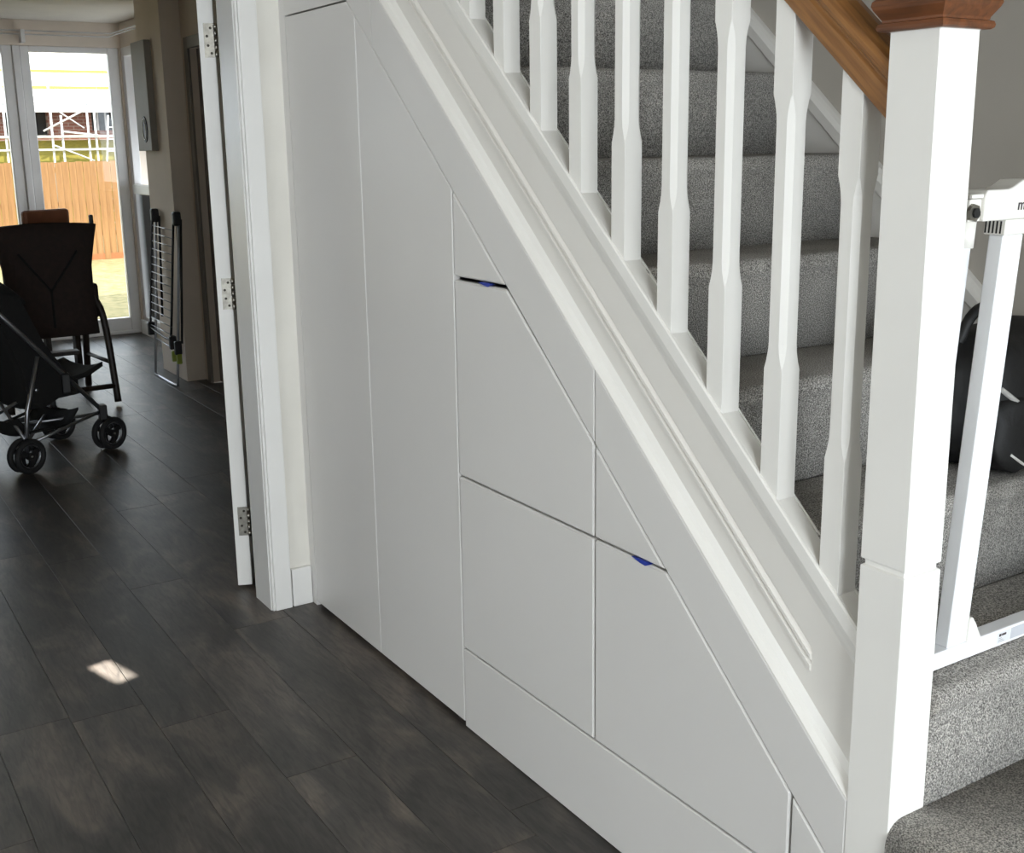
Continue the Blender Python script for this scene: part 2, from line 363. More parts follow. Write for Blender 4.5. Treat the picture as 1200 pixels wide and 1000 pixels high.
# doorway behind the pier
tr = struct(boxo('trim_1', (-7.47, -7.40, 2.312, 2.33, 0, 2.215), DTRIM, bevel=.004), 'door architrave on the dining room side wall')
boxo('architrave_head', (-7.40, -6.55, 2.312, 2.33, 2.145, 2.215), DTRIM, tr); boxo('architrave_leg', (-6.62, -6.55, 2.312, 2.33, 0, 2.145), DTRIM, tr)
d2 = struct(boxo('door_2', (-7.395, -6.625, 2.37, 2.41, .01, 2.145), DTRIM), 'closed door in the dining room side wall')
boxo('door_panel', (-7.28, -7.06, 2.362, 2.37, .25, 1.95), DTRIM, d2, bevel=.003); boxo('door_panel', (-6.96, -6.74, 2.362, 2.37, .25, 1.95), DTRIM, d2, bevel=.003)
struct(boxo('baseboard_pier', (-9.84, -9.5, 2.505, 2.52, 0, .12), TRIMW, bevel=.004), 'white skirting below the bay side window')

# ------------------------------------------------------------------ garden doors and bay window
XB = -9.88
g1 = struct(boxo('window_1', (XB-.07, XB, 1.77, 1.839, 0, 2.33), UPVC, bevel=.006), 'white framed garden doors at the back of the dining room')
def fr(name, par, b, mt=UPVC, bev=.006): return boxo(name, b, mt, par, bevel=bev)
fr('mullion', g1, (XB-.07, XB+.012, 1.715, 1.768, 0, 2.33)); fr('mullion', g1, (XB-.07, XB, 1.635, 1.713, 0, 2.33))
fr('door_stile', g1, (XB-.07, XB, 2.437, 2.52, 0, 2.33))
fr('door_rail', g1, (XB-.07, XB, 1.839, 2.437, 0, .135)); fr('door_rail', g1, (XB-.07, XB, 1.839, 2.437, 2.285, 2.33))
fr('pane', g1, (XB-.04, XB-.034, 1.835, 2.44, .13, 2.29), GLASS, 0)
for k in range(3):
    a = 1.635-.93*k; b = a-.93
    fr('door_stile', g1, (XB-.07, XB, b, b+.08, 0, 2.33))
    fr('door_rail', g1, (XB-.07, XB, b+.08, a, 0, .135)); fr('door_rail', g1, (XB-.07, XB, b+.08, a, 2.275, 2.33))
    fr('pane', g1, (XB-.04, XB-.034, b+.076, a+.004, .13, 2.28), GLASS, 0)
fr('threshold', g1, (XB-.02, XB+.012, -1.2, 2.5, .0, .03))
YS = 2.54
g2 = struct(boxo('window_2', (-9.86, -9.78, YS-.005, YS+.06, .06, 2.33), UPVC, bevel=.006), 'side window of the bay with its top vent open')
fr('window_frame', g2, (-8.58, -8.5, YS-.005, YS+.06, .06, 2.33)); fr('window_frame', g2, (-9.78, -8.58, YS-.005, YS+.06, .06, .14)); fr('window_frame', g2, (-9.78, -8.58, YS-.005, YS+.06, 2.26, 2.33))
fr('transom', g2, (-9.78, -8.58, YS-.02, YS+.05, 1.17, 1.245), WHITE)
fr('pane', g2, (-9.78, -8.58, YS+.02, YS+.026, .14, 1.17), GLASS, 0)
# top hung vent, swung out at the foot
mv = Matrix.Translation((0, YS+.05, 2.25)) @ Matrix.Rotation(math.radians(20), 4, 'X')
bm = bmesh.new()
for b in ((-9.77, -9.70, 0, .05, -.98, 0), (-8.66, -8.59, 0, .05, -.98, 0), (-9.70, -8.66, 0, .05, -.07, 0), (-9.70, -8.66, 0, .05, -.98, -.91)): box(bm, *b, mv)
vent = done('vent_sash', bm, UPVC, g2); vent['label'] = 'top hung sash swung open'
boxo('vent_pane', (-9.70, -8.66, .02, .026, -.91, -.07), GLASS, vent, mtx=mv)
# curtain track following the bay
t = thing('curtain_track', 'thin white double curtain track above the garden doors', 'curtain track', (-9.80, 1.7, 2.40))
for dz, off in ((2.435, .05), (2.405, .085)):
    tubeo('rail', [(-9.86+off, -1.2, dz), (-9.86+off, 2.46-off+.05, dz), (-8.2, 2.52-off, dz)], .006, UPVC, t, 6)
boxo('bracket', (-9.86, -9.76, 1.772, 1.80, 2.345, 2.44), UPVC, t); boxo('bracket', (-9.86, -9.76, .3, .33, 2.345, 2.44), UPVC, t)
t = thing('ceiling_spotlight', 'small round recessed spotlight in the dining room ceiling', 'spotlight', (-8.46, 1.566, ZC))
bm = bmesh.new(); tube(bm, [(-8.46+.045*math.cos(a*math.pi/8), 1.566+.045*math.sin(a*math.pi/8), ZC-.004) for a in range(16)], .007, 6, True); done('bezel', bm, STEEL, t, True)
bm = bmesh.new(); tube(bm, [(-8.46, 1.566, ZC-.006), (-8.46, 1.566, ZC)], .04, 16); done('lamp_face', bm, DARK, t)
t = thing('wall_box', 'slim grey box with a black oval pull high on the greige pier', 'box', (-7.96, 2.165, 1.52))
boxo('housing', (-8.12, -7.80, 2.155, 2.2, 1.52, 2.225), BOXG, t, bevel=.004)
bm = bmesh.new(); pts = [(-7.92+.055*math.cos(a*math.pi/10), 1.66+.085*math.sin(a*math.pi/10)) for a in range(20)]
prism(bm, pts, lambda p: (p[0], 2.149, p[1]), lambda p: (p[0], 2.155, p[1])); done('oval_pull', bm, BLACKP, t)
bm = bmesh.new(); tube(bm, [(-7.92+.036*math.cos(a*math.pi/10), 2.148, 1.66+.066*math.sin(a*math.pi/10)) for a in range(20)], .004, 6, True); done('pull_rim', bm, STEEL, t, True)

# ------------------------------------------------------------------ hall door frame, door, hinges
tr = struct(boxo('trim_2', (XD-.142, XD+.001, DY1, DY1+.028, 0, DT+.03), TRIMW), 'white door lining and architrave at the end of the hall')
boxo('architrave_leg', (XD, XD+.018, DY1+.012, 1.322, 0, DT+.09), TRIMW, tr, bevel=.003)
boxo('architrave_bead', (XD+.001, XD+.014, DY1+.003, DY1+.0118, 0, DT+.03), TRIMW, tr, bevel=.003)
boxo('head_lining', (XD-.112, XD, DY0, DY1, DT, DT+.03), TRIMW, tr)
boxo('architrave_head', (XD, XD+.018, DY0-.09, DY1+.020, DT+.006, DT+.09), TRIMW, tr, bevel=.003)
boxo('side_lining', (XD-.112, XD, DY0-.028, DY0, 0, DT), TRIMW, tr); boxo('architrave_leg', (XD, XD+.018, DY0-.09, DY0-.006, 0, DT+.006), TRIMW, tr, bevel=.003)
struct(boxo('baseboard_hall', (XD, XD+.016, 1.327, YW-.002, 0, .135), TRIMW, bevel=.003), 'short white skirting block between architrave and panelling')
# the leaf stands open at about 112 degrees, its hinge edge towards the hall
HX, HY = XD-.235, 1.270
md = Matrix.Translation((HX, HY, 0)) @ Matrix.Rotation(math.radians(-24), 4, 'Z')     # local -x runs along the leaf
d1 = struct(boxo('door_1', (-.76, 0, -.050, 0, .012, 2.045), TRIMW, bevel=.002, mtx=md), 'white door leaf standing open, hinge edge towards the hall')
for hz in (1.88, 1.06, .252):
    h = boxo('hinge', (-.0005, .002, -.034, -.002, hz-.053, hz+.053), STEEL, d1, mtx=md); h['label'] = 'steel butt hinge'
    bm = bmesh.new()
    for k in range(5): tube(bm, [md @ Vector((.006, .004, hz-.053+k*.0214)), md @ Vector((.006, .004, hz-.053+k*.0214+.0198))], .0065, 8)
    done('hinge_knuckle', bm, STEEL, h, True)
    for (yy, zz) in ((-.012, .038), (-.024, .013), (-.022, -.016), (-.012, -.040)):
        bm = bmesh.new(); tube(bm, [md @ Vector((.002, yy, hz+zz)), md @ Vector((.0032, yy, hz+zz))], .0045, 8); done('screw', bm, SCREW, h)

# ------------------------------------------------------------------ panelling under the stairs
def inset(poly, d):
    """inset a convex polygon (counter-clockwise in x,z)"""
    n = len(poly); out = []
    ar = sum(poly[i][0]*poly[(i+1) % n][1]-poly[(i+1) % n][0]*poly[i][1] for i in range(n))
    if ar < 0: poly = poly[::-1]
    L = []
    for i in range(n):
        a, b = Vector(poly[i]), Vector(poly[(i+1) % n]); e = (b-a).normalized(); nn = Vector((-e.y, e.x)); L.append((a+nn*d, e))
    for i in range(n):
        (p, e), (q, f) = L[i-1], L[i]; den = e.x*f.y-e.y*f.x
        t_ = ((q.x-p.x)*f.y-(q.y-p.y)*f.x)/den; out.append((p.x+e.x*t_, p.y+e.y*t_))
    return out
xcut = lambda z: -1.295-(z-.401)/SL       # x of the sloping joint at height z
x_a, x_b, x_c, x_d, x_e = -3.483, -2.984, -2.473, -1.8875, -1.296
ztop = 1.932
FT = .02                                   # front thickness
def front(name, label, cat, poly, gap=.0024, group=None, drawer=None, body='front'):
    cxx = sum(p[0] for p in poly)/len(poly); zb = min(p[1] for p in poly)
    t = thing(name, label, cat, (cxx, YW+.01, zb), group)
    xzprism(body, inset(poly, gap), YW, YW+FT, PANEL, t, bevel=.004 if body == 'front' else .002, seg=1)
    if drawer:
        x0, x1, z0, z1 = drawer
        bm = bmesh.new()
        box(bm, x0, x0+.012, YW+FT, YW+.5, z0, z1); box(bm, x1-.012, x1, YW+FT, YW+.5, z0, z1); box(bm, x0+.012, x1-.012, YW+FT, YW+.5, z0, z0+.012); box(bm, x0+.012, x1-.012, YW+.488, YW+.5, z0+.012, z1)
        done('drawer_box', bm, WALLW, t)
    return t
front('cupboard_door', 'tall grey-white flush door beside the hall door frame, flat top, under the stairs', 'door',
      [(x_a, .014), (x_b, .014), (x_b, cut(x_b)), (xcut(ztop), ztop), (x_a, ztop)], gap=.0011, body='door_leaf')
front('cupboard_door', 'tall grey-white flush door with a sloping top, beside the drawers', 'door',
      [(x_b, .014), (x_c, .014), (x_c, cut(x_c)), (x_b, cut(x_b))], gap=.0011, body='door_leaf')
z1_, z2_, zp = 1.2235, .711, .231
front('drawer_front', 'small triangular panel above the drawer with cut-off corner, beside the tall doors', 'panel', [(x_c, z1_), (xcut(z1_), z1_), (x_c, cut(x_c))])
t = front('pull_out_drawer', 'drawer front with cut-off corner and blue tab, next to the tall doors', 'drawer',
          [(x_c, z2_), (x_d, z2_), (x_d, cut(x_d)), (xcut(z1_), z1_-.005), (x_c, z1_-.005)], drawer=(-2.44, -1.92, .74, .9))
def tab(parent, x, z):
    bm = bmesh.new()
    pts = [(-.034, .0015), (-.012, .004), (.014, .004), (.024, .0), (.012, -.006), (-.006, -.0045)]
    prism(bm, pts, lambda p: (x+p[0], YW-.0035, z+p[1]), lambda p: (x+p[0], YW+.012, z+p[1]*.4)); o = done('pull_tab', bm, BLUE, parent, bevel=.001); o['label'] = 'blue tape pull tab'
tab(t, -2.318, z1_-.003)
front('pull_out_drawer', 'nearly square drawer front below the one with the cut-off corner', 'drawer', [(x_c, zp), (x_d, zp), (x_d, z2_), (x_c, z2_)], drawer=(-2.44, -1.92, .27, .5))
front('drawer_front', 'narrow triangular panel over the drawer nearest the newel post', 'panel', [(x_d, z2_), (xcut(z2_), z2_), (x_d, cut(x_d))])
t = front('pull_out_drawer', 'drawer front with long sloping side and blue tab, nearest the newel post', 'drawer',
          [(x_d, zp), (x_e, zp), (x_e, cut(x_e)), (xcut(z2_), z2_), (x_d, z2_)], drawer=(-1.86, -1.45, .27, .45))
tab(t, -1.722, z2_-.001)
front('drawer_front', 'smallest wedge-shaped panel at the low end beside the newel post', 'panel', [(x_e, zp), (XN0, zp), (XN0, cut(XN0)), (x_e, cut(x_e))])
t = thing('plinth', 'long low grey-white plinth board on the floor below the drawers', 'plinth', (-1.8, YW+.01, 0))
xzprism('board', inset([(x_c, 0), (XN0, 0), (XN0, zp), (x_c, zp)], .0018), YW, YW+FT, PANEL, t, bevel=.003, seg=1)
# sloping boards between the joint and the string, and the piece over the cupboard
tr = struct(xzprism('trim_3', inset([(xcut(1.8), 1.8), (x_d, cut(x_d)), (x_d, edge(x_d)), (xcut(1.8)+.0, edge(xcut(1.8)))], .0012), YW, YW+.02, PANEL, bevel=.0025, seg=1), 'sloping grey-white boards below the stair string')
xzprism('sloping_board', inset([(x_d, cut(x_d)), (XN0, cut(XN0)), (XN0, edge(XN0)), (x_d, edge(x_d))], .0012), YW, YW+.02, PANEL, tr, bevel=.0025, seg=1)
xt = xcut(1.8)
xzprism('sloping_board', [(xcut(ztop)+.0015, ztop+.0035), (xt+.0005, 1.8+.002), (xt+.0005, edge(xt)), (x_a-.001, edge(x_a-.001)), (x_a-.001, ztop+.0035)], YW, YW+.02, PANEL, tr)
xzprism('filler_strip', [(XD, 0), (x_a-.0015, 0), (x_a-.0015, ZC), (XD, ZC)], YW, YW+.02, PANEL, tr)

# ------------------------------------------------------------------ the staircase
st = thing('staircase', 'white painted staircase with grey carpeted steps, spindles and oak handrail', 'staircase', (-1.126, 1.9, 0))
X0, X1 = -3.50, XN0
zl = lambda x, v: lip(x)+v
def slope_prism(bm, prof, x0, x1):
    prism(bm, prof, lambda p: (x0, p[0], zl(x0, p[1])), lambda p: (x1, p[0], zl(x1, p[1])))
# string with two routed grooves that stop short of the newel
B = .0
plain = [(S, -.40), (S, -.03), (S+.032, -.03), (S+.032, -.40)]
grooved = [(S, -.40), (S, -.212), (S-.004, -.208), (S-.004, -.200), (S+.003, -.196), (S+.003, -.192), (S-.004, -.188), (S-.004, -.180), (S, -.176), (S+.003, -.172), (S+.003, -.168), (S, -.164), (S, -.03), (S+.032, -.03), (S+.032, -.40)]
bm = bmesh.new(); slope_prism(bm, grooved, X0, -1.285); slope_prism(bm, plain, -1.285, X1); done('string', bm, STRING, st)
# cove moulding where string meets the sloping board
bm = bmesh.new(); ed = -.2958
slope_prism(bm, [(YW+.0005, ed), (YW+.0008, ed+.003), (YW+.005, ed+.006), (YW+.012, ed+.011), (YW+.018, ed+.019), (YW+.0225, ed+.030), (S+.002, ed+.040), (S+.002, ed)], X0, X1); done('cove_moulding', bm, WHITE, st)
# base rail: channel with front and back lips
R0, R1 = S-.011, S+.043
bf, bb = S-.0045, S+.0365
bm = bmesh.new()
slope_prism(bm, [(S-.0005, -.078), (S-.003, -.066), (S-.008, -.05), (R0, -.034), (R0, -.004), (R0+.003, 0), (bf-.0002, 0), (bf-.0002, -.018), (bb, -.018), (bb, 0), (R1-.003, 0), (R1, -.006), (R1, -.06), (S+.033, -.078)], X0, X1)
done('base_rail', bm, WHITE, st)
# spindles: square ends, stop-chamfered shaft
BX = [-1.2300-.1463*i for i in range(11)]
BH = .0215
def baluster(xc):
    bm = bmesh.new(); yc = S+.016; x1 = xc+.0; x0 = xc-2*BH; cx = (x0+x1)/2
    hr = lambda x: 1.577-SL*(x+1.187)
    zb = zl(cx, -.016); zt0 = zl(x1, 0)+.229; zt1 = zl(x1, 0)+.69; ztop_ = hr(cx)+.006
    def ring(z, c, skew=True, sl=0.0):
        h = BH; pts = []
        for sx, sy in ((1, 1), (-1, 1), (-1, -1), (1, -1)):
            a = (sx*h, sy*(h-c)); b = (sx*(h-c), sy*h)
            pts += [a, b] if sx*sy > 0 else [b, a]
        return [bm.verts.new((cx+px, yc+py, z-sl*px)) for px, py in pts]
    c0 = .0006; c1 = .0098
    R = [ring(zb, c0, sl=SL), ring(zt0-.0, c0), ring(zt0+.012, .0045), ring(zt0+.03, .0085), ring(zt0+.045, c1), ring(zt1-.045, c1), ring(zt1-.03, .0085), ring(zt1-.012, .0045), ring(zt1, c0), ring(ztop_, c0, sl=SL)]
    for a, b in zip(R, R[1:]):
        for i in range(8): bm.faces.new((a[i], a[(i+1) % 8], b[(i+1) % 8], b[i]))
    bm.faces.new(R[0]); bm.faces.new(R[-1][::-1])
    return done('baluster', bm, WHITE, st)
for xc in BX: baluster(xc)
# fillets between the spindles in the rail channel
xs = [XN0]+BX
for i in range(len(BX)):
    a = (XN0 if i == 0 else BX[i-1]-2*BH)-.0004; b = BX[i]+.0004
    bm = bmesh.new(); prism(bm, [(bf, -.0178), (bf, -.004), (bf+.003, -.0015), (bb-.003, -.0015), (bb, -.004), (bb, -.0178)], lambda p: (b, p[0], zl(b, p[1])), lambda p: (a, p[0], zl(a, p[1])))
    done('fillet', bm, WHITE, st)
# handrail
hl = lambda x: 1.577-SL*(x+1.187)
yc = S+.016
prof = [(-.024, 0), (-.028, .004), (-.030, .012), (-.030, .046), (-.0265, .051), (-.0265, .056), (-.033, .062), (-.036, .070), (-.035, .079), (-.030, .088), (-.018, .097), (0, .101)]
prof = prof+[(-a, b) for a, b in prof[::-1][1:]]
bm = bmesh.new(); prism(bm, prof, lambda p: (-2.75, yc+p[0], hl(-2.75)+p[1]), lambda p: (XN0+.0005, yc+p[0], hl(XN0)+p[1])); done('handrail', bm, OAK, st)
# newel post with a shallow saw-cut groove and an oak cap
bm = bmesh.new(); NX, NY = (XN0+XN1)/2, YW+(XN1-XN0)/2; h = (XN1-XN0)/2
def sq(z, r): return [bm.verts.new((NX+sx*r, NY+sy*r, z)) for sx, sy in ((-1, -1), (1, -1), (1, 1), (-1, 1))]
R = [sq(0, h), sq(.8775, h), sq(.8795, h-.005), sq(.8875, h-.005), sq(.890, h), sq(1.6955, h)]
for a, b in zip(R, R[1:]):
    for i in range(4): bm.faces.new((a[i], a[(i+1) % 4], b[(i+1) % 4], b[i]))
bm.faces.new(R[0]); bm.faces.new(R[-1][::-1])
newel = done('newel_post', bm, WHITE, st, bevel=.0012)
bm = bmesh.new()
R = [sq(1.6955, h+.001), sq(1.6955, h+.010), sq(1.698, h+.0135), sq(1.702, h+.0145), sq(1.7065, h+.013), sq(1.7085, h+.0085), sq(1.712, h+.009), sq(1.719, h+.0135), sq(1.726, h+.018), sq(1.732, h+.0205), sq(1.738, h+.0195), sq(1.743, h+.014), sq(1.746, h+.004), sq(1.760, h-.004), sq(1.768, h-.022), sq(1.771, .004)]
for a, b in zip(R, R[1:]):
    for i in range(4): bm.faces.new((a[i], a[(i+1) % 4], b[(i+1) % 4], b[i]))
bm.faces.new(R[0]); bm.faces.new(R[-1][::-1])
cap = done('newel_cap', bm, OAKC, newel); cap['label'] = 'moulded oak cap'
# carpeted steps
def step_profile(k, flat=False):
    xr = XN1-GOING*k; z0 = .457+RISE*k; z1 = z0+RISE; r = .021
    p = [(xr-.03, z0-.05), (xr, z0-.05), (xr, z1-.052), (xr+.006, z1-.045)]
    cxn, czn = xr-.003, z1-r
    for a in range(-60, 91, 15): p.append((cxn+r*math.cos(math.radians(a)), czn+r*math.sin(math.radians(a))))
    p += [(xr-GOING+.012, z1), (xr-GOING, z1-.004), (xr-GOING, z1-.06), (xr-.03, z1-.06)]
    return p
def step(k, y0, y1):
    bm = bmesh.new(); pr = step_profile(k); n = 24
    prism(bm, pr, lambda p: (p[0], y0, p[1]), lambda p: (p[0], y1, p[1]))
    o = done('carpeted_step', bm, CARPET, st)
    for p in o.data.polygons: p.use_smooth = abs(p.normal.y) < .5
    return o
for k in range(0, 11): step(k, XN1-XN0+YW+.001 if k == 0 else YI+.001, YO-.001)
# the two lowest steps run past the newel with rounded ends
def low_step(x0, x1, y0, z0, z1, r):
    bm = bmesh.new(); box(bm, x0, x1, y0, YO-.001, z0, z1)
    e = [q for q in bm.edges if (all(v.co.z > z1-1e-5 for v in q.verts) and (all(v.co.x > x1-1e-5 for v in q.verts) or all(v.co.y < y0+1e-5 for v in q.verts))) or (all(v.co.x > x1-1e-5 and v.co.y < y0+1e-5 for v in q.verts))]
    bmesh.ops.bevel(bm, geom=e, offset=r, segments=6, affect='EDGES', profile=.5)
    o = done('carpeted_step', bm, CARPET, st, smooth=True); return o
low_step(XN1+.0005, -.824, YW-.006, 0, .457, .04)
low_step(-.8235, -.575, YW-.10, 0, .247, .03)
# wall string with its capping
sk = lambda x: 1.211-.878*(x+1.695)
bm = bmesh.new(); prism(bm, [(YO, -.45), (YO, -.05), (2.389, -.05), (2.389, -.45)], lambda p: (-3.5, p[0], sk(-3.5)+p[1]), lambda p: (-.9, p[0], sk(-.9)+p[1])); done('wall_string', bm, STRING, st)
bm = bmesh.new(); prism(bm, [(YO-.004, -.058), (YO-.010, -.05), (YO-.010, -.02), (YO+.0, -.006), (YO+.012, 0), (2.389, 0), (2.389, -.0502), (YO, -.0502)], lambda p: (-3.5, p[0], sk(-3.5)+p[1]), lambda p: (-.9, p[0], sk(-.9)+p[1])); done('string_capping', bm, STRING, st)

# ------------------------------------------------------------------ stair gate
gt = thing('stair_gate', 'white metal baby gate across the stairs beside the newel post', 'stair gate', (-1.14, 1.62, .667))
mg = Matrix.Translation((-1.124, 0, .669)) @ Matrix(((1, 0, .035, 0), (0, 1, .040, 0), (0, 0, 1, 0), (0, 0, 0, 1)))   # uprights lean a little, feet level
def gbox(name, b, mt, par=gt, bev=.002): return boxo(name, b, mt, par, bevel=bev, mtx=mg)
gbox('bottom_rail', (-.03, 0, 1.490, 2.34, 0, .032), GATEW)
gbox('gate_post', (-.028, -.002, 1.575, 1.626, .032, .727), GATEW)
gbox('gate_post', (-.028, -.002, 2.30, 2.34, .032, .72), GATEW)
for i in range(8):
    y_ = 1.70+i*.075
    bm = bmesh.new(); tube(bm, [mg @ Vector((-.015, y_, .12)), mg @ Vector((-.015, y_, .70))], .0075, 8)
    if i >= 2: done('bar', bm, GATEW, gt, True)
    else: bm.free()
bm = bmesh.new(); tube(bm, [mg @ Vector((-.018, 1.499, .030)), mg @ Vector((-.018, 1.499, .735))], .0125, 12); done('side_tube', bm, GATEW, gt, True)
bm = bmesh.new(); tube(bm, [mg @ Vector((-.018, 1.499, .712)), mg @ Vector((-.018, 1.499, .752))], .0165, 12); done('tube_sleeve', bm, GATEP, gt, True)
# top housing
bm = bmesh.new()
prism(bm, [(1.506, .752), (1.506, .793), (1.511, .799), (1.560, .799), (1.575, .803), (1.594, .812), (1.63, .812), (1.68, .803), (2.33, .800), (2.33, .752)], lambda p: mg @ Vector((.008, p[0], p[1])), lambda p: mg @ Vector((-.036, p[0], p[1])))
done('top_housing', bm, GATEP, gt, bevel=.003)
col = gbox('post_collar', (-.034, .004, 1.569, 1.66, .7275, .7515), GATEP)
for i in range(5):
    gbox('vent_slot', (-.032+i*.0066, -.0295+i*.0066, 1.5682, 1.5692, .730, .749), DARK, col, 0)
bl = gbox('bolt_bracket', (-.026, .002, 1.477, 1.5055, .752, .786), GATEP)
bm = bmesh.new(); tube(bm, [mg @ Vector((.002, 1.484, .766)), mg @ Vector((.008, 1.484, .766))], .014, 6); done('hex_nut', bm, STEEL, bl)
bm = bmesh.new(); tube(bm, [mg @ Vector((.006, 1.484, .766)), mg @ Vector((.012, 1.484, .766))], .0075, 10); done('bolt', bm, BLACKP, bl)
for i in range(3): gbox('thumb_ridge', (-.02+i*.009, -.014+i*.009, 1.478, 1.5055, .787, .793), GATEP, bl, .001)
cl = None
bm = bmesh.new(); prism(bm, [(1.623, .032), (1.623, .072), (1.630, .078), (1.640, .066), (1.662, .032)], lambda p: mg @ Vector((.002, p[0], p[1])), lambda p: mg @ Vector((-.03, p[0], p[1]))); done('corner_bracket', bm, GATEP, gt, bevel=.002)
sk_ = gbox('label_sticker', (.0, .0004, 1.712, 1.748, .006, .026), STICK, gt, 0)
gbox('label_print', (.0004, .0007, 1.716, 1.722, .0185, .0235), INK, sk_, 0); gbox('label_print', (.0004, .0007, 1.7235, 1.736, .019, .023), INK, sk_, 0)
for i in range(3): gbox('label_print', (.0004, .0007, 1.716, 1.732-.004*i, .0085+.003*i, .0093+.003*i), mat('grey_print', (150, 150, 152), .6), sk_, 0)
s2 = gbox('label_sticker', (.0, .0004, 1.75, 1.80, .006, .027), mat('grey_sticker', (196, 198, 204), .5), gt, 0)
# lettering on the housing
cu = bpy.data.curves.new('brand_lettering', 'FONT'); cu.body = 'ma'; cu.size = .025; cu.extrude = .0006
tmp = bpy.data.objects.new('brand_lettering_tmp', cu); C.objects.link(tmp)
dg = bpy.context.evaluated_depsgraph_get(); me = bpy.data.meshes.new_from_object(tmp.evaluated_get(dg)); bpy.data.objects.remove(tmp)
mt_ = mg @ Matrix.Translation((.0085, 1.586, .766)) @ Matrix.Rotation(math.radians(90), 4, 'Z') @ Matrix.Rotation(math.radians(90), 4, 'X')
me.transform(mt_); me.materials.clear(); lt = link('lettering', me, INK, gt); lt['label'] = 'dark lower-case lettering'

# ------------------------------------------------------------------ bag on the stairs behind the gate
bg_ = thing('bag', 'soft black nylon bag slumped on the stairs behind the gate', 'bag', (-1.44, 2.12, .877))
from mathutils import noise as mn
def blob(name, c, s, mt, par, seed, amp=.12, power=3.0):
    bm = bmesh.new(); bmesh.ops.create_icosphere(bm, subdivisions=4, radius=1)
    for v in bm.verts:
        d = v.co.normalized(); k = (abs(d.x)**power+abs(d.y)**power+abs(d.z)**power)**(-1/power)
        f = 1+amp*mn.noise(d*1.8+Vector((seed, 0, 0)))+amp*.45*mn.noise(d*5+Vector((0, seed, 0)))
        v.co = Vector((d.x*s[0], d.y*s[1], d.z*s[2]))*k*f+Vector(c)
        if v.co.z < .879 and name == 'bag_body': v.co.z = .879
    return done(name, bm, mt, par, True)
blob('bag_body', (-1.437, 2.13, 1.015), (.105, .205, .15), BAG, bg_, 1.3)
blob('side_pocket', (-1.345, 2.06, .965), (.03, .10, .08), BAG, bg_, 4.1)
tubeo('cord', smooth_path([(-1.318, 2.0, .93), (-1.312, 2.06, .892), (-1.305, 2.11, .886), (-1.315, 2.16, .905), (-1.31, 2.2, .95)]), .003, CORD, bg_, 6)
tubeo('handle', smooth_path([(-1.44, 1.98, 1.14), (-1.43, 2.0, 1.2), (-1.44, 2.08, 1.215), (-1.45, 2.14, 1.16)]), .011, BAG, bg_, 8)
tubeo('piping', smooth_path([(-1.345, 1.99, 1.06), (-1.318, 2.05, 1.01), (-1.309, 2.13, .985), (-1.316, 2.24, .98)], 2), .006, mat('pale_grey_webbing', (176, 174, 170), .8), bg_, 6)

# ------------------------------------------------------------------ drying rack leaning on the pier
ar = thing('clothes_airer', 'folded metal clothes airer with black caps leaning on the greige pier', 'clothes airer', (-7.68, 2.10, 0))
yb, yt, zt = 2.085, 2.18, 1.11
def rk(x, z, d=0): return (x, yb+(yt-yb)*z/zt-d, z)
tubeo('outer_frame', smooth_path([rk(-7.92, zt), rk(-7.92, .03), rk(-7.92, .008), rk(-7.40, .008), rk(-7.40, .03), rk(-7.40, zt)], 1), .009, ALU, ar)
tubeo('inner_frame', smooth_path([rk(-7.90, zt-.01, .03), rk(-7.94, .36, .03), rk(-7.93, .33, .03), rk(-7.47, .30, .03), rk(-7.45, .33, .03), rk(-7.42, zt-.01, .03)], 1), .008, BLACKP, ar)
tubeo('rear_leg', [rk(-7.89, zt-.02, -.012), rk(-7.80, .42, -.012)], .008, BLACKP, ar); tubeo('rear_leg', [rk(-7.40, zt-.02, -.012), rk(-7.33, .30, -.005)], .008, BLACKP, ar)
for i in range(14):
    z = 1.03-i*.052
    tubeo('rung', [rk(-7.905-.02*i/14, z, .03), rk(-7.425-.02*i/14, z-.01, .03)], .0028, ALU, ar, 5)
tubeo('rung', [rk(-7.92, .26), rk(-7.40, .24)], .004, ALU, ar, 6); tubeo('rung', [rk(-7.92, .30), rk(-7.40, .28)], .004, ALU, ar, 6)
for x in (-7.91, -7.41): boxo('end_cap', (x-.025, x+.025, yt-.04, yt+.012, zt-.06, zt+.03), BLACKP, ar, bevel=.012)
for x, z in ((-7.44, .30), (-7.94, .33), (-7.33, .28)): boxo('foot_cap', (x-.018, x+.018, yb-.02, yb+.025, z-.05, z+.04), BLACKP, ar, bevel=.008)
for x, z in ((-7.435, .20), (-7.325, .2)): boxo('lime_clip', (x-.012, x+.012, yb-.012, yb+.02, z-.03, z+.04), LIME, ar, bevel=.004)

# ------------------------------------------------------------------ dining chair
mc = Matrix.Translation((-8.36, 1.42, 0)) @ Matrix.Rotation(math.radians(20), 4, 'Z')      # local +x is the back's rear
dc = thing('dining_chair', 'tan leather dining chair behind the dark high chair', 'chair', (-8.36, 1.42, 0))
boxo('backrest', (.17, .225, -.165, .165, .5, 1.165), LEATHER, dc, .022, mc @ Matrix.Rotation(math.radians(3), 4, 'Y')); boxo('seat', (-.22, .2, -.215, .215, .41, .49), LEATHER, dc, .025, mc)
for sx in (-.19, .185):
    for sy in (-.18, .18): boxo('leg', (sx-.02, sx+.02, sy-.02, sy+.02, 0, .415), DWOOD, dc, .003, mc)

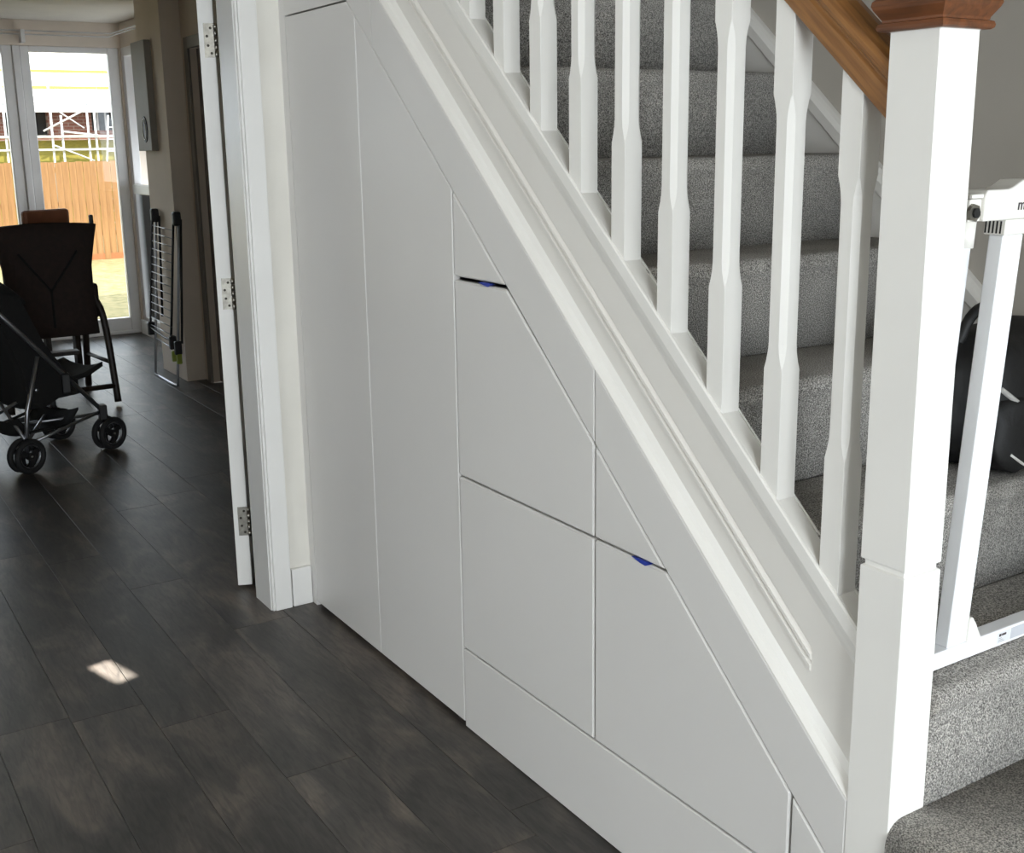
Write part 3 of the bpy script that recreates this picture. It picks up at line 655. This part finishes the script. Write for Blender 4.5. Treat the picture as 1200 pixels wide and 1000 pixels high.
# ------------------------------------------------------------------ high chair (seen from behind)
hcx = thing('high_chair', 'dark brown padded high chair on splayed dark legs', 'high chair', (-7.35, 1.33, 0))
bm = bmesh.new()                                       # padded shell: gently waisted back
for i in range(9):
    z = .44+(1.105-.44)*i/8
    wv = .262 if i < 6 else .262+.012*(i-5); wv -= .012*math.sin(i/8*math.pi)
    ring = []
    for a in range(20):
        an = 2*math.pi*a/20; c_, s_ = math.cos(an), math.sin(an)
        k = (abs(c_)**5+abs(s_)**5)**(-.2)
        ring.append(bm.verts.new((-7.235+.05*c_*k, 1.325+wv*s_*k, z+(.012*math.cos(s_*2.2) if i == 8 else 0))))
    if i: 
        for a in range(20): bm.faces.new((prev[a], prev[(a+1) % 20], ring[(a+1) % 20], ring[a]))
    else: bm.faces.new(ring[::-1])
    prev = ring
bm.faces.new(prev)
done('backrest', bm, BROWNF, hcx, True)
boxo('seat', (-7.56, -7.28, 1.08, 1.57, .44, .53), BROWNF, hcx, .03)
boxo('side_wing', (-7.5, -7.25, 1.04, 1.085, .53, .74), BROWNF, hcx, .018); boxo('side_wing', (-7.5, -7.25, 1.565, 1.61, .53, .74), BROWNF, hcx, .018)
tubeo('strap', [(-7.181, 1.16, .95), (-7.180, 1.325, .72), (-7.180, 1.325, .5)], .008, FABRIC, hcx, 6); tubeo('strap', [(-7.181, 1.49, .95), (-7.180, 1.325, .72)], .008, FABRIC, hcx, 6)
boxo('back_knob', (-7.25, -7.22, 1.588, 1.612, 1.06, 1.155), BLACKP, hcx, .008)
def leg(path): 
    bm = bmesh.new(); tube(bm, smooth_path(path), .021, 8); return done('leg', bm, DWOOD, hcx, True)
leg([(-7.24, 1.575, .66), (-7.19, 1.615, .55), (-7.11, 1.632, .02)]); leg([(-7.24, 1.075, .66), (-7.19, 1.04, .55), (-7.11, 1.02, .02)])
leg([(-7.40, 1.54, .5), (-7.50, 1.56, .4), (-7.75, 1.60, .02)]); leg([(-7.40, 1.10, .5), (-7.5, 1.08, .4), (-7.75, 1.04, .02)])
tubeo('cross_bar', [(-7.12, 1.03, .12), (-7.12, 1.625, .12)], .016, DWOOD, hcx); tubeo('cross_bar', [(-7.66, 1.05, .16), (-7.66, 1.59, .16)], .014, DWOOD, hcx)
tubeo('side_brace', [(-7.14, 1.625, .26), (-7.60, 1.575, .26)], .013, DWOOD, hcx); tubeo('side_brace', [(-7.14, 1.03, .26), (-7.60, 1.07, .26)], .013, DWOOD, hcx)
boxo('footrest', (-7.66, -7.56, 1.12, 1.53, .26, .285), DWOOD, hcx, .006)

# ------------------------------------------------------------------ stroller
pr_ = thing('stroller', 'black folding buggy with grey tubes and twin wheels on the dining room floor', 'stroller', (-6.12, 1.02, 0))
A, Bw, Cw = Vector((-6.06, 1.33, 0)), Vector((-6.43, 1.15, 0)), Vector((-5.82, .88, 0)); Dw = Bw+Cw-A
fw = ((A+Bw)/2-(Cw+Dw)/2).normalized(); sd = Vector((fw.y, -fw.x, 0))          # side axis towards A and C
WR = .088
def wheel(cen, off):
    c = cen+sd*off+Vector((0, 0, WR)); ax = sd
    e1 = fw; e2 = Vector((0, 0, 1))
    P = lambda r, a, d=0: c+e1*(r*math.cos(a))+e2*(r*math.sin(a))+ax*d
    bm = bmesh.new(); tube(bm, [P(WR-.0155, 2*math.pi*i/28) for i in range(28)], .0152, 8, True); ty = done('tyre', bm, RUBBER, pr_, True)
    bm = bmesh.new(); tube(bm, [P(WR-.031, 2*math.pi*i/24) for i in range(24)], .0045, 6, True); done('rim', bm, ALU, ty, True)
    bm = bmesh.new(); tube(bm, [P(0, 0, -.014), P(0, 0, .014)], .019, 14); done('hub', bm, BLACKP, ty)
    for k in range(3):
        a = 2*math.pi*k/3+.5; bm = bmesh.new()
        q = [P(.014, a-.7, -.004), P(.014, a+.7, -.004), P(WR-.03, a+.24, -.004), P(WR-.03, a-.24, -.004)]
        va = [bm.verts.new(v) for v in q]; vb = [bm.verts.new(v+ax*.008) for v in q]
        bm.faces.new(va); bm.faces.new(vb[::-1])
        for i in range(4): bm.faces.new((va[i], va[(i+1) % 4], vb[(i+1) % 4], vb[i]))
        done('spoke', bm, BLACKP, ty)
for cen in (A, Bw, Cw, Dw):
    wheel(cen, .028); wheel(cen, -.028)
    tubeo('axle', [cen+sd*-.045+Vector((0, 0, WR)), cen+sd*.045+Vector((0, 0, WR))], .006, STEEL, pr_, 6)
up = lambda v, z, f=0, s=0: v+fw*f+sd*s+Vector((0, 0, z))
for fr_, rr_ in ((A, Cw), (Bw, Dw)):
    tubeo('fork', smooth_path([up(fr_, WR), up(fr_, WR+.06, .005), up(fr_, .2, -.02)]), .011, BLACKP, pr_)
    tubeo('main_tube', [up(fr_, .19, -.01), up(rr_, .62, .10), up(rr_, 1.02, -.28)], .011, ALU, pr_)
    boxo('joint', (-.028, .028, -.02, .02, -.04, .04), BLACKP, pr_, .008, Matrix.Translation(up(fr_, .205, -.03)))
    boxo('joint', (-.03, .03, -.022, .022, -.05, .05), BLACKP, pr_, .008, Matrix.Translation(up(fr_, .40, -.24)))
    tubeo('rear_tube', [up(rr_, WR, 0), up(rr_, .30, .03), up(rr_, .56, .12)], .011, ALU, pr_)
    tubeo('side_stay', [up(rr_, .14, .01), up(fr_, .21, -.05)], .009, ALU, pr_)
    tubeo('handle', smooth_path([up(rr_, 1.02, -.28), up(rr_, 1.06, -.33), up(rr_, 1.04, -.37)]), .017, RUBBER, pr_)
tubeo('cross_brace', [up(Cw, .17), up(Dw, .40, .1)], .009, ALU, pr_); tubeo('cross_brace', [up(Dw, .17), up(Cw, .40, .1)], .009, ALU, pr_)
tubeo('cross_brace', [up(A, .20, -.03), up(Dw, .16, .02)], .009, ALU, pr_); tubeo('cross_brace', [up(Bw, .20, -.03), up(Cw, .16, .02)], .009, ALU, pr_)
# seat hammock and footrest
mid_f, mid_r = (A+Bw)/2, (Cw+Dw)/2
def sheet(name, stations, mt, th=.03):
    bm = bmesh.new(); top = []; bot = []
    for f, z, wd in stations:
        row = []; rb = []
        for j in range(7):
            s = -1+2*j/6; c = mid_r+fw*f+sd*(s*wd)+Vector((0, 0, z+.03*abs(s)**2)); row.append(bm.verts.new(c)); rb.append(bm.verts.new(c-Vector((0, 0, th))))
        top.append(row); bot.append(rb)
    for i in range(len(top)-1):
        for j in range(6):
            bm.faces.new((top[i][j], top[i][j+1], top[i+1][j+1], top[i+1][j])); bm.faces.new((bot[i][j], bot[i+1][j], bot[i+1][j+1], bot[i][j+1]))
        for j in (0, 6): bm.faces.new((top[i][j], top[i+1][j], bot[i+1][j], bot[i][j]))
    for i in (0, -1):
        for j in range(6): bm.faces.new((top[i][j], top[i][j+1], bot[i][j+1], bot[i][j]))
    return done(name, bm, mt, pr_, True)
sheet('seat_fabric', [(-.14, .92, .15), (-.05, .72, .18), (.03, .5, .19), (.06, .36, .19), (.14, .31, .19), (.30, .36, .19), (.36, .375, .18)], FABRIC, .04)
sheet('calf_panel', [(.355, .375, .17), (.37, .34, .165), (.385, .31, .16)], FABRIC, .02)
sheet('footrest', [(.34, .385, .17), (.44, .395, .17), (.55, .425, .15)], FABRIC, .025)
sheet('basket', [(.0, .24, .16), (.06, .16, .16), (.3, .15, .16), (.36, .22, .16)], FABRIC, .012)
for sgn in (-1, 1):
    bm = bmesh.new()
    q = [mid_r+sd*(sgn*.195)+fw*f+Vector((0, 0, z)) for f, z in ((-.12, .9), (.05, .86), (.16, .62), (.30, .42), (.34, .33), (.05, .33), (.02, .5))]
    va = [bm.verts.new(v) for v in q]; vb = [bm.verts.new(v+sd*.008) for v in q]; bm.faces.new(va); bm.faces.new(vb[::-1])
    for i in range(len(q)): bm.faces.new((va[i], va[(i+1) % len(q)], vb[(i+1) % len(q)], vb[i]))
    done('side_fabric', bm, FABRIC, pr_)
bm = bmesh.new()                                     # folded hood
for i in range(7):
    a = math.radians(20+i*16)
    row = [bm.verts.new(mid_r+fw*(-.10+.20*math.cos(a))+sd*(.2*math.cos(b_*math.pi/8))+Vector((0, 0, .80+.17*math.sin(a)*math.sin(b_*math.pi/8)+.02))) for b_ in range(9)]
    if i:
        for j in range(8): bm.faces.new((prev[j], prev[j+1], row[j+1], row[j]))
    prev = row
bmesh.ops.solidify(bm, geom=bm.faces[:], thickness=.012); done('hood', bm, FABRIC, pr_, True)

# ------------------------------------------------------------------ garden
struct(boxo('lawn', (-60, -10.0, -40, 50, -.5, -.3), GRASS), 'dry grass lawn behind the house')
FX = -20.1
fe = thing('garden_fence', 'tall pale larch close-board fence across the garden', 'fence', (FX, 4.5, -.3))
bm = bmesh.new(); box(bm, 0, .018, .003, .107, 0, 1.62); bmesh.ops.recalc_face_normals(bm, faces=bm.faces)
bme = bpy.data.meshes.new('board'); bm.to_mesh(bme); bm.free(); bme.materials.append(FENCE)
for i in range(90):
    o = bpy.data.objects.new('board', bme); C.objects.link(o); o.parent = fe
    o['w'] = 1; del o['w']
    o.location = (FX+(.012 if i % 2 else 0)+random.uniform(-.003, .003), 1.2+.11*i, -.3+random.uniform(-.008, .008))
boxo('gravel_board', (FX-.03, FX+.03, 1.2, 11.1, -.34, -.2), mat('weathered_gravel_board', (150, 96, 60), .9), fe)
for z in (.1, .6, 1.15): boxo('rail', (FX-.05, FX-.002, 1.2, 11.1, z, z+.08), FENCE, fe)
# house being built behind the fence
k = 26/32
PX = lambda y: y*k
PZ = lambda z: 1.55+(z-1.55)*k
XH = -28.2; kh = 28.2/26
hs = thing('brick_house', 'red brick house under construction beyond the fence', 'house', (XH, 7, -.3))
HYs = lambda y: PX(y)*kh
HZs = lambda z: 1.55+(PZ(z)-1.55)*kh
holes = [(HYs(5.2), HYs(6.24), HZs(1.86), HZs(2.58)), (HYs(7.33), HYs(7.95), HZs(1.98), HZs(2.63))]
ze = HZs(2.66)
bm = bmesh.new(); yprev = -2
for a, b, z0, z1 in holes:
    box(bm, XH-.3, XH, yprev, a, -.3, ze); box(bm, XH-.3, XH, a, b, -.3, z0); box(bm, XH-.3, XH, a, b, z1, ze); yprev = b
box(bm, XH-.3, XH, yprev, 16, -.3, ze); done('wall', bm, BRICK, hs)
for a, b, z0, z1 in holes:
    wf = boxo('window', (XH-.24, XH-.2, a, b, z0, z1), DARK, hs)
    for u in (.33, .66): boxo('window_bar', (XH-.2, XH-.18, a+(b-a)*u-.02, a+(b-a)*u+.02, z0, z1), UPVC, wf)
bm = bmesh.new(); prism(bm, [(XH+.35, ze-.05), (XH-4.2, ze+3.2), (XH-4.2, ze+3.1), (XH+.35, ze-.17)], lambda p: (p[0], -2, p[1]), lambda p: (p[0], 16, p[1])); rf = done('roof', bm, MEMB, hs)
for i in range(1, 7):
    x = XH+.35-.55*i; z = ze-.05+(3.25/4.55)*.55*i
    boxo('batten', (x-.04, x+.04, -2, 16, z+.002, z+.05), BATTEN if i in (1, 2) else mat('grey_batten', (190, 186, 176), .8), rf)
boxo('gutter', (XH+.34, XH+.46, -2, 16, ze-.2, ze-.1), UPVC, hs)
nt_ = tag(boxo('debris_netting', (-26.42, -26.40, -2, 14, -.3, PZ(1.74)), NET), 'yellow green debris netting along the foot of the scaffold', 'netting')
XS = -26.0
sf = thing('scaffold', 'white galvanised scaffold tubes in front of the brick house', 'scaffold', (XS, 6, -.3))
def pole(n_, a, b, r=.026, dx=0): tubeo(n_, [(XS+dx, PX(a[0]), PZ(a[1])), (XS+dx, PX(b[0]), PZ(b[1]))], r, GALV, sf, 6)
gz = -.73
for y0, y1, zt in ((6.30, 6.33, 3.3), (6.56, 6.57, 2.37), (7.21, 7.23, 2.68), (7.42, 7.41, 3.0), (8.6, 8.6, 3.1), (9.7, 9.7, 3.1), (10.8, 10.8, 3.0), (5.2, 5.2, 3.1), (4.1, 4.1, 3.1), (3.0, 3.0, 3.1)): pole('standard', (y0, gz), (y1, zt))
for z in (2.68, 1.82, 1.495): pole('ledger', (2, z), (12, z), .024, .06)
pole('ledger', (2, 2.74), (12, 2.74), .02, -.9); pole('ledger', (6.56, 1.96), (7.5, 1.84), .02, .08)
pole('brace', (6.09, 1.97), (7.47, 2.66), .02, .1); pole('brace', (6.28, 2.66), (7.16, 2.04), .016, -.1)
pole('brace', (8.0, 1.3), (9.6, 2.6), .018, .1); pole('brace', (6.3, 1.62), (7.3, 1.2), .018, .08)
for i in range(3): boxo('scaffold_board', (XS-.8+i*.25, XS-.57+i*.25, PX(2), PX(12), PZ(1.84)-.02, PZ(1.84)+.02), mat('grey_scaffold_board', (176, 170, 158), .8), sf)
ld = thing('ladder', 'aluminium ladder leaning against the scaffold', 'ladder', (XS+.3, 6, -.3))
la, lb = Vector((XS+.55, PX(7.28), -.28)), Vector((XS+.07, PX(7.74), PZ(2.36)))
for o_ in (0, .21): tubeo('stile', [la+Vector((0, o_, 0)), lb+Vector((0, o_, 0))], .02, ALU if False else GALV, ld, 6)
for i in range(1, 10): p_ = la.lerp(lb, i/10); tubeo('rung', [p_, p_+Vector((0, .21, 0))], .013, GALV, ld, 6)

# ------------------------------------------------------------------ keep world placement of parts under moved Empties
bpy.context.view_layer.update()
for t in THINGS:
    inv = t.matrix_world.inverted()
    for c in t.children: c.matrix_parent_inverse = inv
